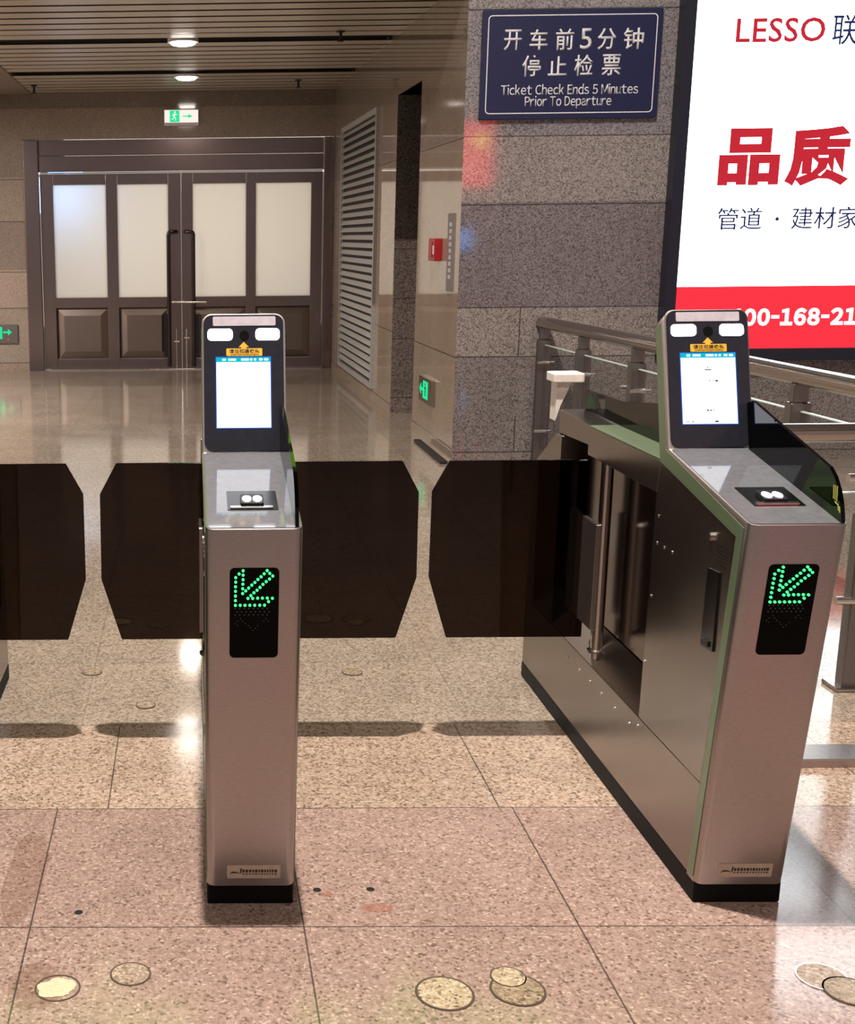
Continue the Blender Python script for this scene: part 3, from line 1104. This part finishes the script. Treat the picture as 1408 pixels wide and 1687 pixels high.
for y, z0, z1, sl in ((2.486, 0.935, 0.962, 0.003), (2.479, 0.933, 0.962, 0.003), (2.472, 0.931, 0.962, 0.003), (2.469, 0.926, 0.930, 0.010), (2.462, 0.915, 0.928, 0.004), (2.456, 0.912, 0.924, 0.004)):
    mb.prism([(KY(y), z0), (KY(y - 0.0016), z0), (KY(y - 0.0016 + sl), z1), (KY(y + sl), z1)], lambda u, v, d: (d, u, v), 0.0805, 0.0818)
mb.build('decal', MT['decal'], fin_r)

# white hood on the rear of the right-hand gate
hood = thing('sensor_hood', 'white plastic hood with tapered bracket at the far end of the gate beside the railing', 'hood', (1.145, 3.86, 0.93))
mb = MB()
mb.prism(rrect(-0.047, 0.047, -0.045, 0.045, 0.008), lambda u, v, d: (u, v, d), 0.088, 0.115, 0.003, seg=2)
mb.build('cap', MT['white_plastic'], hood)
mb = MB()
mb.prism([(-0.033, 0.088), (0.012, 0.088), (-0.018, 0.02), (-0.033, -0.03)], lambda u, v, d: (u, d, v), -0.03, 0.03)
mb.build('bracket', MT['white_plastic'], hood)

# ------------------------------------------------------------------ wall sign
sy = 8.184
sign = thing('wall_sign', 'navy blue wall sign with white Chinese and English ticket check notice', 'sign', (2.342, sy, 2.155))
SX, SZ = 2.342, 2.155
SF = lambda u, v, d: (u - SX, -d, v - SZ)
mb = MB()
mb.prism(rrect(1.797, 2.887, 2.155, 2.792, 0.006), SF, 0.0, 0.035)
mb.build('board', MT['navy'], sign)
mb = MB()
o_ = rrect(1.828, 2.857, 2.185, 2.762, 0.025)
i_ = rrect(1.834, 2.851, 2.191, 2.756, 0.020)
for k in range(len(o_)):
    k2 = (k + 1) % len(o_)
    mb.face([SF(*o_[k], 0.0365), SF(*o_[k2], 0.0365), SF(*i_[k2], 0.0365), SF(*i_[k], 0.0365)])
mb.build('border', MT['sign_white'], sign)
for s, u0, u1, v0, v1, wt in (('开', 1.928, 2.035, 2.558, 2.678, .010), ('车', 2.085, 2.192, 2.558, 2.678, .010), ('前', 2.243, 2.352, 2.556, 2.680, .010), ('5', 2.392, 2.462, 2.560, 2.680, .004),
                              ('分', 2.497, 2.610, 2.556, 2.680, .010), ('钟', 2.655, 2.778, 2.556, 2.680, .010),
                              ('停', 2.046, 2.160, 2.404, 2.528, .010), ('止', 2.205, 2.318, 2.408, 2.520, .010), ('检', 2.365, 2.480, 2.404, 2.528, .010), ('票', 2.532, 2.648, 2.404, 2.528, .010)):
    text_bm(s, SF, u0, u1, v0, v1, 0.035, 0.037, wt).build('lettering', MT['sign_white'], sign)
latin('Ticket Check Ends 5 Minutes', SF, 1.922, 2.764, 2.296, 2.358, 0.035, 0.037, 0.006).build('lettering', MT['sign_white'], sign)
latin('Prior To Departure', SF, 2.072, 2.603, 2.212, 2.290, 0.035, 0.037, 0.006).build('lettering', MT['sign_white'], sign)

# ------------------------------------------------------------------ advertising light box
AY = 8.08
K = AY / 8.184
ax = lambda v: v * K
az = lambda v: CAM_H + (v - CAM_H) * K
ad = thing('advertising_lightbox', 'tall glowing white advertising light box with red Chinese slogan and red foot band', 'light box', (5.0, AY, 0.65))
AF = lambda u, v, d: (u - 5.0, -d, v - 0.65)
XR = 7.0
ZT = 3.9
xl0, xl1 = ax(3.030), ax(3.100)
zb0, zb1 = az(0.645), az(0.722)
mb = MB()
mb.prism([(xl0, zb0), (XR, zb0), (XR, zb1), (xl0, zb1)], AF, -0.1, 0.012, 0.003, seg=1)
mb.prism([(xl0, ZT), (XR, ZT), (XR, ZT + 0.08), (xl0, ZT + 0.08)], AF, -0.1, 0.012, 0.003, seg=1)
mb.prism([(xl0, zb1), (xl1, zb1), (xl1, ZT), (xl0, ZT)], AF, -0.1, 0.012, 0.003, seg=1)
mb.prism([(XR - 0.07, zb1), (XR, zb1), (XR, ZT), (XR - 0.07, ZT)], AF, -0.1, 0.012, 0.003, seg=1)
mb.build('frame', MT['navy_frame'], ad)
zr = az(1.118)
mb = MB()
mb.prism([(xl1, zr), (XR - 0.07, zr), (XR - 0.07, ZT), (xl1, ZT)], AF, -0.09, 0.0)
face = mb.build('lit_panel', MT['ad_white'], ad)
mb = MB()
mb.prism([(xl1, zb1), (XR - 0.07, zb1), (XR - 0.07, zr), (xl1, zr)], AF, -0.09, 0.0)
foot = mb.build('foot_band', MT['ad_red'], ad)


def adtext(s, x0, x1, z0, z1, wt, m_, par, sp=1.0):
    text_bm(s, AF, ax(x0), ax(x1), az(z0), az(z1), 0.0, 0.002, wt, spacing=sp).build('lettering', m_, par)


adtext('LESSO', 3.350, 3.890, 2.590, 2.732, 0.012, MT['ad_red_ink'], face, 1.05)
adtext('联', 3.935, 4.085, 2.570, 2.745, 0.004, MT['ad_navy_ink'], face)
adtext('塑', 4.110, 4.260, 2.570, 2.745, 0.004, MT['ad_navy_ink'], face)
adtext('品', 3.306, 3.685, 1.742, 2.086, 0.040, MT['ad_red_ink'], face)
adtext('质', 3.722, 4.120, 1.734, 2.094, 0.040, MT['ad_red_ink'], face)
adtext('管道', 3.325, 3.605, 1.470, 1.606, 0.004, MT['ad_navy_ink'], face)
adtext('·', 3.688, 3.712, 1.522, 1.546, 0.01, MT['ad_navy_ink'], face)
adtext('建材家居', 3.790, 4.350, 1.470, 1.606, 0.004, MT['ad_navy_ink'], face)
latin('400-168-21', AF, ax(3.452), ax(4.262), az(0.866), az(0.978), 0.0, 0.002, 0.05, 0.07).build('lettering', MT['ad_white_ink'], foot)


# ------------------------------------------------------------------ exit signs
def arrow_pts(cx, cz, l, h, dirn):
    """block arrow pointing dirn (+1 towards +u)"""
    p = [(-l, -h * 0.28), (0.1 * l, -h * 0.28), (0.1 * l, -h), (l, 0), (0.1 * l, h), (0.1 * l, h * 0.28), (-l, h * 0.28)]
    q = [(cx + dirn * a, cz + b_) for a, b_ in p]
    return q


def man(mb, fn, cx, cz, h, d0, d1):
    """running figure cut from simple strokes"""
    mb.prism([(cx + 0.02 * h + 0.09 * h * math.cos(2 * PI * k / 12), cz + 0.38 * h + 0.09 * h * math.sin(2 * PI * k / 12)) for k in range(12)], fn, d0, d1)
    def stroke(pts, t):
        for (a, b_), (c, d) in zip(pts[:-1], pts[1:]):
            l = math.hypot(c - a, d - b_)
            nx, nz = -(d - b_) / l * t / 2, (c - a) / l * t / 2
            mb.prism([(cx + (a + nx) * h, cz + (b_ + nz) * h), (cx + (a - nx) * h, cz + (b_ - nz) * h), (cx + (c - nx) * h, cz + (d - nz) * h), (cx + (c + nx) * h, cz + (d + nz) * h)], fn, d0, d1)
    stroke([(0.0, 0.26), (-0.06, -0.05)], 0.13)
    stroke([(0.0, 0.24), (0.16, 0.12), (0.24, 0.2)], 0.07)
    stroke([(-0.02, 0.22), (-0.18, 0.14), (-0.2, 0.0)], 0.07)
    stroke([(-0.06, -0.04), (0.1, -0.16), (0.08, -0.4)], 0.08)
    stroke([(-0.06, -0.04), (-0.14, -0.24), (-0.3, -0.3)], 0.08)


ex = thing('exit_sign', 'lit exit sign over the steel doors, green running figure and white half', 'exit sign', (-0.085, 14.27, 2.73), 'exit signs')
EF = lambda u, v, d: (u, -d, v)
mb = MB()
mb.prism(rrect(-0.188, 0.188, -0.085, 0.085, 0.005), EF, 0.0, 0.03)
body = mb.build('housing', MT['grey_strip'], ex)
mb = MB()
mb.prism([(-0.182, -0.05), (-0.182, 0.08), (0.182, 0.08), (0.182, -0.05)], EF, 0.03, 0.032)
mb.build('lit_face', MT['exit_white'], ex)
mb = MB()
mb.prism([(-0.125, -0.045), (-0.02, -0.045), (-0.02, 0.075), (-0.125, 0.075)], EF, 0.032, 0.034)
mb.build('pictogram_field', MT['exit_green'], ex)
mb = MB()
man(mb, EF, -0.072, 0.015, 0.11, 0.034, 0.035)
mb.build('running_figure', MT['exit_white'], ex)
mb = MB()
mb.prism(arrow_pts(0.07, 0.015, 0.055, 0.022, 1), EF, 0.032, 0.034)
mb.build('arrow', MT['exit_green'], ex)

ex = thing('exit_sign', 'low grey exit sign with green arrow on the stone wall left of the doors', 'exit sign', (-2.2, 14.27, 0.416), 'exit signs')
mb = MB()
mb.prism(rrect(-0.25, 0.25, -0.105, 0.105, 0.006), EF, 0.0, 0.025)
mb.build('housing', MT['rail_post'], ex)
mb = MB()
mb.prism([(-0.03, -0.055), (0.075, -0.055), (0.075, 0.08), (-0.03, 0.08)], EF, 0.025, 0.027)
mb.build('pictogram_field', MT['exit_green'], ex)
mb = MB()
man(mb, EF, 0.022, 0.012, 0.12, 0.027, 0.028)
mb.build('running_figure', MT['slot'], ex)
mb = MB()
mb.prism(arrow_pts(0.135, 0.02, 0.05, 0.036, 1), EF, 0.025, 0.027)
mb.build('arrow', MT['exit_green'], ex)
mb = MB()
mb.prism([(0.14 + 0.006 * math.cos(k * PI / 4), -0.06 + 0.006 * math.sin(k * PI / 4)) for k in range(8)], EF, 0.025, 0.027)
mb.build('pilot_lamp', MT['board_red'], ex)

p0 = W(0.79, 0.376, 0)
ex = thing('exit_sign', 'small lit exit sign low on the polished wall beside the tall niche', 'exit sign', p0, 'exit signs')
WF = lambda u, v, d: (SD.x * u + SN.x * d, SD.y * u + SN.y * d, v)
mb = MB()
mb.prism(rrect(-0.21, 0.21, -0.088, 0.088, 0.004), WF, 0.0, 0.03)
mb.build('housing', MT['rail'], ex)
mb = MB()
mb.prism([(-0.10, -0.06), (0.06, -0.06), (0.06, 0.065), (-0.10, 0.065)], WF, 0.03, 0.032)
mb.build('pictogram_field', MT['exit_green'], ex)
mb = MB()
man(mb, WF, -0.02, 0.0, 0.11, 0.032, 0.033)
mb.build('running_figure', MT['slot'], ex)
mb = MB()
mb.prism(arrow_pts(0.125, 0.0, 0.055, 0.04, 1), WF, 0.03, 0.032)
mb.build('arrow', MT['exit_green'], ex)

# ------------------------------------------------------------------ unseen displays, guessed and added to colour reflections in the stone
bd = thing('reflection_board', 'unseen dark board with green rows above the lobby mouth, added for its reflection', 'reflection board', (-0.2, 7.85, 3.45))
BF = lambda u, v, d: (u, -d, v)
mb = MB()
mb.prism([(-2.9, -0.05), (2.8, -0.05), (2.8, 1.6), (-2.9, 1.6)], BF, -0.1, 0.06)
mb.build('housing', MT['black'], bd)
mb = MB()
for k in range(7):
    x = -2.75
    while x < 2.6:
        w_ = random.choice((0.25, 0.4, 0.55))
        mb.prism([(x, 0.06 + k * 0.21), (x + w_, 0.06 + k * 0.21), (x + w_, 0.19 + k * 0.21), (x, 0.19 + k * 0.21)], BF, 0.06, 0.062)
        x += w_ + random.choice((0.06, 0.1, 0.2))
mb.build('led_rows', MT['added_board_green'], bd)
nd = thing('reflection_screen', 'unseen red screen with a yellow disc, added behind the camera for its reflection', 'screen', (4.7, -6.0, 0))  # guessed red and blue display, added to be mirrored in the granite
NF = lambda u, v, d: (-u, d, v)
mb = MB()
mb.box(-0.55, 0.55, -0.08, 0.0, 1.1, 3.4, 0.01)
mb.box(-0.06, 0.06, -0.06, -0.02, 0.0, 1.1)
mb.box(-0.4, 0.4, -0.25, 0.2, 0.0, 0.03)
mb.build('housing', MT['black'], nd)
mb = MB()
mb.box(-0.5, 0.49, 0.0, 0.004, 2.25, 3.34)
mb.build('red_screen', MT['screen_red'], nd)
mb = MB()
mb.prism([(-0.28 + 0.12 * math.cos(2 * PI * k / 24), 3.02 + 0.12 * math.sin(2 * PI * k / 24)) for k in range(24)], NF, 0.004, 0.008)
mb.build('disc', MT['screen_yellow'], nd)
mb = MB()
mb.box(-0.4, 0.19, 0.0, 0.004, 1.21, 1.54)
mb.build('blue_screen', MT['screen_blue'], nd)

# ------------------------------------------------------------------ right wall fittings
lv = thing('louver_grille', 'tall pale grey louvred ventilation grille in the polished wall by the doors', 'grille', W(4.29, 0.1, 0))
LF = lambda u, v, d: WF(u - 4.29, v - 0.1, d)
s0, s1, h0, h1 = 3.19, 5.39, 0.105, 2.545
mb = MB()
for a0, a1, b0, b1 in ((s0, s0 + 0.05, h0, h1), (s1 - 0.05, s1, h0, h1), (s0 + 0.05, s1 - 0.05, h0, h0 + 0.05), (s0 + 0.05, s1 - 0.05, h1 - 0.05, h1)):
    mb.prism([(a0, b0), (a1, b0), (a1, b1), (a0, b1)], LF, 0.0, 0.03)
mb.build('frame', MT['louver'], lv)
mb = MB()
mb.prism([(s0 + 0.05, h0 + 0.05), (s1 - 0.05, h0 + 0.05), (s1 - 0.05, h1 - 0.05), (s0 + 0.05, h1 - 0.05)], LF, 0.0, 0.002)
mb.build('backing', MT['louver_back'], lv)
nb = 32
for k in range(nb):
    z = h0 + 0.06 + (h1 - h0 - 0.12) * (k + 0.5) / nb
    b_ = MB()
    # each blade slopes out and down
    prof = [(0.004, z + 0.026), (0.008, z + 0.030), (0.030, z - 0.012), (0.026, z - 0.014)]
    t = [(d, h) for d, h in prof]
    b_.prism(t, lambda u, v, d: LF(d, v, u), s0 + 0.05, s1 - 0.05)
    b_.build('blade', MT['louver'], lv)

al = thing('alarm_box', 'small red alarm box on the polished wall near the corner', 'alarm box', W(0.62, 1.36, 0))
mb = MB()
mb.prism(rrect(-0.10, 0.10, -0.075, 0.075, 0.006), WF, 0.0, 0.05, 0.003, seg=1)
mb.build('box', MT['red_box'], al)
mb = MB()
mb.prism([(-0.03, -0.05), (0.07, -0.05), (0.07, 0.05), (-0.03, 0.05)], WF, 0.05, 0.056)
mb.build('cover', MT['red_box'], al)
mb = MB()
mb.prism([(-0.075, -0.03), (-0.045, -0.03), (-0.045, 0.03), (-0.075, 0.03)], WF, 0.05, 0.053)
mb.build('push_button', MT['sign_white'], al)

vs = thing('sign_strip', 'narrow vertical grey sign strip on the polished wall by the corner', 'sign', W(0.24, 1.345, 0))
mb = MB()
mb.prism([(-0.085, -0.25), (0.085, -0.25), (0.085, 0.25), (-0.085, 0.25)], WF, 0.0, 0.008)
mb.build('board', MT['sign_grey'], vs)
mb = MB()
for k in range(9):
    z = -0.17 + k * 0.042
    mb.prism([(-0.03, z), (0.03, z), (0.03, z + 0.026), (-0.03, z + 0.026)], WF, 0.008, 0.010)
mb.build('faint_marks', MT['grey_strip'], vs)

db = MB()
p, q = Vector((1.628, 9.0, 0)), Vector((1.64, 8.08, 0))
d = (q - p).normalized()
n = Vector((-d.y, d.x, 0)) * 0.025
db.prism([(p.x - n.x, p.y - n.y), (q.x - n.x, q.y - n.y), (q.x + n.x, q.y + n.y), (p.x + n.x, p.y + n.y)], lambda u, v, dd: (u, v, dd), 0.0, 0.02, 0.003, seg=1)
tag(db.build('door_stop', MT['rubber']), 'dark low rubber strip lying on the floor along the polished wall', 'floor strip')

# ------------------------------------------------------------------ downlights and sprinklers
DL = [(-0.045, 10.73, 'round downlight in the nearer dark channel of the slatted ceiling'), (-0.024, 13.0, 'round downlight in the farther ceiling channel, close above the doors')]
for x, y, lab in DL:
    t = thing('downlight', lab, 'downlight', (x, y, 3.01), 'ceiling downlights')
    mb = MB()
    mb.lathe([(0.125, 0.0), (0.125, 0.03), (0.10, 0.03), (0.10, 0.0), (0.125, 0.0)], (0, 0, -0.012), 32, False)
    mb.build('trim_ring', MT['sign_white'], t)
    mb = MB()
    mb.lathe([(0.104, 0.0), (0.102, -0.010), (0.085, -0.022), (0.045, -0.029)], (0, 0, -0.010), 32)
    mb.build('lens', MT['lamp'], t)
    l = area('downlight_lamp', (x, y, 2.965), (0, 0, 0), 0.18, 4, (1, 0.86, 0.74))
for x, y, lab in ((1.18, 10.33, 'small sprinkler head under the nearer slats of the lobby ceiling'), (1.11, 13.4, 'small sprinkler head under the far slats near the right wall'), (-1.6, 13.6, 'small sprinkler head under the slats by the plaster edge')):
    t = thing('sprinkler', lab, 'sprinkler', (x, y, 3.01), 'ceiling sprinklers')
    mb = MB()
    mb.lathe([(0.035, 0.0), (0.035, -0.008), (0.012, -0.012), (0.012, -0.07)], (0, 0, 0), 16)
    mb.build('stem', MT['black'], t)
    mb = MB()
    mb.lathe([(0.024, -0.07), (0.024, -0.078), (0.005, -0.078)], (0, 0, 0), 16)
    mb.build('deflector', MT['black'], t)

# ------------------------------------------------------------------ railings
rl = thing('railing', 'long steel and glass railing running from the granite wall towards the gates', 'railing', (2.3, 6.2, 0), 'railings')
RL = lambda p: (p[0] - 2.3, p[1] - 6.2, p[2])


def rail_x(y):
    return 2.25 + (8.18 - y) * 0.0435


mb = MB()
mb.tube([RL((rail_x(8.16), 8.16, 0.905)), RL((rail_x(4.1), 4.1, 0.905))], 0.038, 20)
mb.build('handrail', MT['rail'], rl, 40)
posts = [8.10, 7.38, 6.58, 5.80, 4.96, 4.2]
for y in posts:
    x = rail_x(y)
    mb = MB()
    mb.box(x - 2.3 - 0.040, x - 2.3 + 0.040, y - 6.2 - 0.03, y - 6.2 + 0.03, 0.0, 0.80, 0.004, 1)
    mb.box(x - 2.3 - 0.030, x - 2.3 + 0.030, y - 6.2 - 0.02, y - 6.2 + 0.02, 0.80, 0.875, 0.003, 1)
    p_ = mb.build('post', MT['rail_post'], rl)
    mb = MB()
    mb.box(x - 2.3 - 0.06, x - 2.3 + 0.06, y - 6.2 - 0.05, y - 6.2 + 0.05, 0.0, 0.012, 0.003, 1)
    mb.build('base_plate', MT['rail'], p_)
    for z in (0.22, 0.66):
        for dy_ in (-0.075, 0.075):
            if y > 8 and dy_ > 0:
                continue
            mb = MB()
            mb.tube([(x - 2.3 - 0.055, y - 6.2 + dy_, z), (x - 2.3 + 0.02, y - 6.2 + dy_, z)], 0.012, 10)
            mb.build('glass_clamp', MT['bolt'], p_, 40)
for ya, yb in zip(posts[:-1], posts[1:]):
    mb = MB()
    a, c = ya - 0.035, yb + 0.035
    mb.prism([(rail_x(a) - 0.006, a), (rail_x(c) - 0.006, c), (rail_x(c) + 0.006, c), (rail_x(a) + 0.006, a)], lambda u, v, d: RL((u, v, d)), 0.10, 0.765)
    gp = mb.build('glass_panel', MT['glass'], rl)
    mb = MB()
    mb.prism([(rail_x(a) - 0.006, a), (rail_x(c) - 0.006, c), (rail_x(c) + 0.006, c), (rail_x(a) + 0.006, a)], lambda u, v, d: RL((u, v, d)), 0.765, 0.770)
    mb.build('glass_edge', MT['glass_edge'], gp)

r2 = thing('railing', 'short cross railing closing the gap between the right-hand gate and the long railing', 'railing', (2.13, 3.92, 0), 'railings')
R2 = lambda p: (p[0] - 2.13, p[1] - 3.92, p[2])
mb = MB()
mb.tube([R2((1.36, 3.92, 0.842)), R2((2.44, 3.92, 0.842))], 0.030, 20)
mb.build('handrail', MT['rail'], r2, 40)
mb = MB()
mb.box(2.105 - 2.13, 2.185 - 2.13, -0.025, 0.025, 0.0, 0.58, 0.004, 1)
mb.box(2.125 - 2.13, 2.165 - 2.13, -0.018, 0.018, 0.58, 0.815, 0.003, 1)
p_ = mb.build('post', MT['rail_post'], r2)
mb = MB()
mb.box(2.075 - 2.13, 2.215 - 2.13, -0.05, 0.05, 0.0, 0.014, 0.003, 1)
mb.build('base_plate', MT['rail'], p_)
for z in (0.30, 0.70):
    mb = MB()
    mb.tube([R2((2.06, 3.905, z)), R2((2.13, 3.905, z))], 0.014, 10)
    mb.build('glass_clamp', MT['bolt'], p_, 40)
mb = MB()
mb.box(1.40 - 2.13, 2.10 - 2.13, -0.006, 0.006, 0.10, 0.648)
gp = mb.build('glass_panel', MT['glass'], r2)
mb = MB()
mb.box(1.40 - 2.13, 2.10 - 2.13, -0.006, 0.006, 0.648, 0.653)
mb.build('glass_edge', MT['glass_edge'], gp)
mb = MB()
mb.box(1.34 - 2.13, 1.37 - 2.13, -0.02, 0.02, 0.0, 0.83, 0.003, 1)
mb.build('post', MT['rail_post'], r2)

mb = MB()
mb.prism([(3.285, 0.0), (3.285, 0.022), (3.29, 0.025), (3.392, 0.025), (3.40, 0.022), (3.40, 0.0)], lambda u, v, d: (d, u, v), 1.315, 3.6)
tag(mb.build('cable_cover', MT['steel']), 'flat steel cable cover lying across the floor beside the right-hand gate', 'cable cover')

# ------------------------------------------------------------------ floor plugs and drilled holes
PL = [(-0.275, 2.242, 0.046, 'cracked', 'cracked pale round floor plug near the rust-stained seam'),
      (-0.132, 2.290, 0.042, 'ring', 'round floor plug with dark ring, left of the middle gate shadow'),
      (0.490, 2.221, 0.058, 'fill', 'pale round floor plug alone between the two gates in front'),
      (0.636, 2.232, 0.055, 'dark', 'larger brownish round floor plug partly under a smaller pale one'),
      (0.628, 2.276, 0.036, 'fill', 'smaller pale round floor plug overlapping a brownish one'),
      (1.253, 2.275, 0.050, 'ring', 'round floor plug with bright rim in front of the right-hand gate'),
      (1.283, 2.225, 0.050, 'dark', 'dull grey round floor plug touching a bright-rimmed one'),
      (-0.153, 3.790, 0.032, 'ring', 'small ringed round floor plug behind the barrier wings, left lane'),
      (-0.348, 4.103, 0.035, 'dark', 'dark stained round floor plug in the left lane beyond the wings'),
      (0.543, 4.089, 0.035, 'dark', 'dark stained round floor plug in the wide lane beyond the wings')]
for i, (x, y, r, kind, lab) in enumerate(PL):
    t = thing('floor_plug', lab, 'floor plug', (x, y, 0), 'round plugs in the floor')
    h = 0.0012 + 0.0004 * i * 0.5
    mb = MB()
    mb.lathe([(r, 0.0), (r * 0.995, h), (r * 0.92, h), (r * 0.92, 0.0)], (0, 0, 0), 36, False)
    mb.build('rim', MT['plug_ring'] if kind != 'ring' or i == 7 else MT['bolt'] if i == 5 else MT['plug_ring'], t)
    mb = MB()
    if kind == 'cracked':
        rad = [0.80 + 0.09 * math.sin(2 * a + 0.6) + 0.06 * math.sin(5 * a) + random.uniform(-0.05, 0.05) for a in [2 * PI * k / 36 for k in range(36)]]
        pts = [(r * 0.95 * q * math.cos(2 * PI * k / 36) - 0.003, r * 0.95 * q * math.sin(2 * PI * k / 36)) for k, q in enumerate(rad)]
        mb.prism(pts, lambda u, v, d: (u, v, d), 0.0, h + 0.0004)
        mb.build('filling', MT['plug_pale'], t)
    else:
        mb.lathe([(r * 0.92, 0.0), (r * 0.91, h + 0.0002)], (0, 0, 0), 36)
        mb.build('filling', MT['plug_fill' if kind == 'fill' else 'plug_dull' if kind == 'dark' else 'plug_same'], t)
HL = [(0.279, 2.625, 'left of the two drilled holes beside the middle gate foot'), (0.401, 2.627, 'right of the two drilled holes beside the middle gate foot, above a rust mark'),
      (-0.258, 2.530, 'lone dark drilled hole on the floor left of the middle gate')]
for x, y, lab in HL:
    mb = MB()
    mb.lathe([(0.0095, 0.0), (0.0090, 0.0009), (0.002, 0.0009)], (0, 0, 0), 18)
    o = tag(mb.build('drill_hole', MT['hole']), lab, 'drilled hole', 'drilled holes in the floor')
    o.location = (x, y, 0)
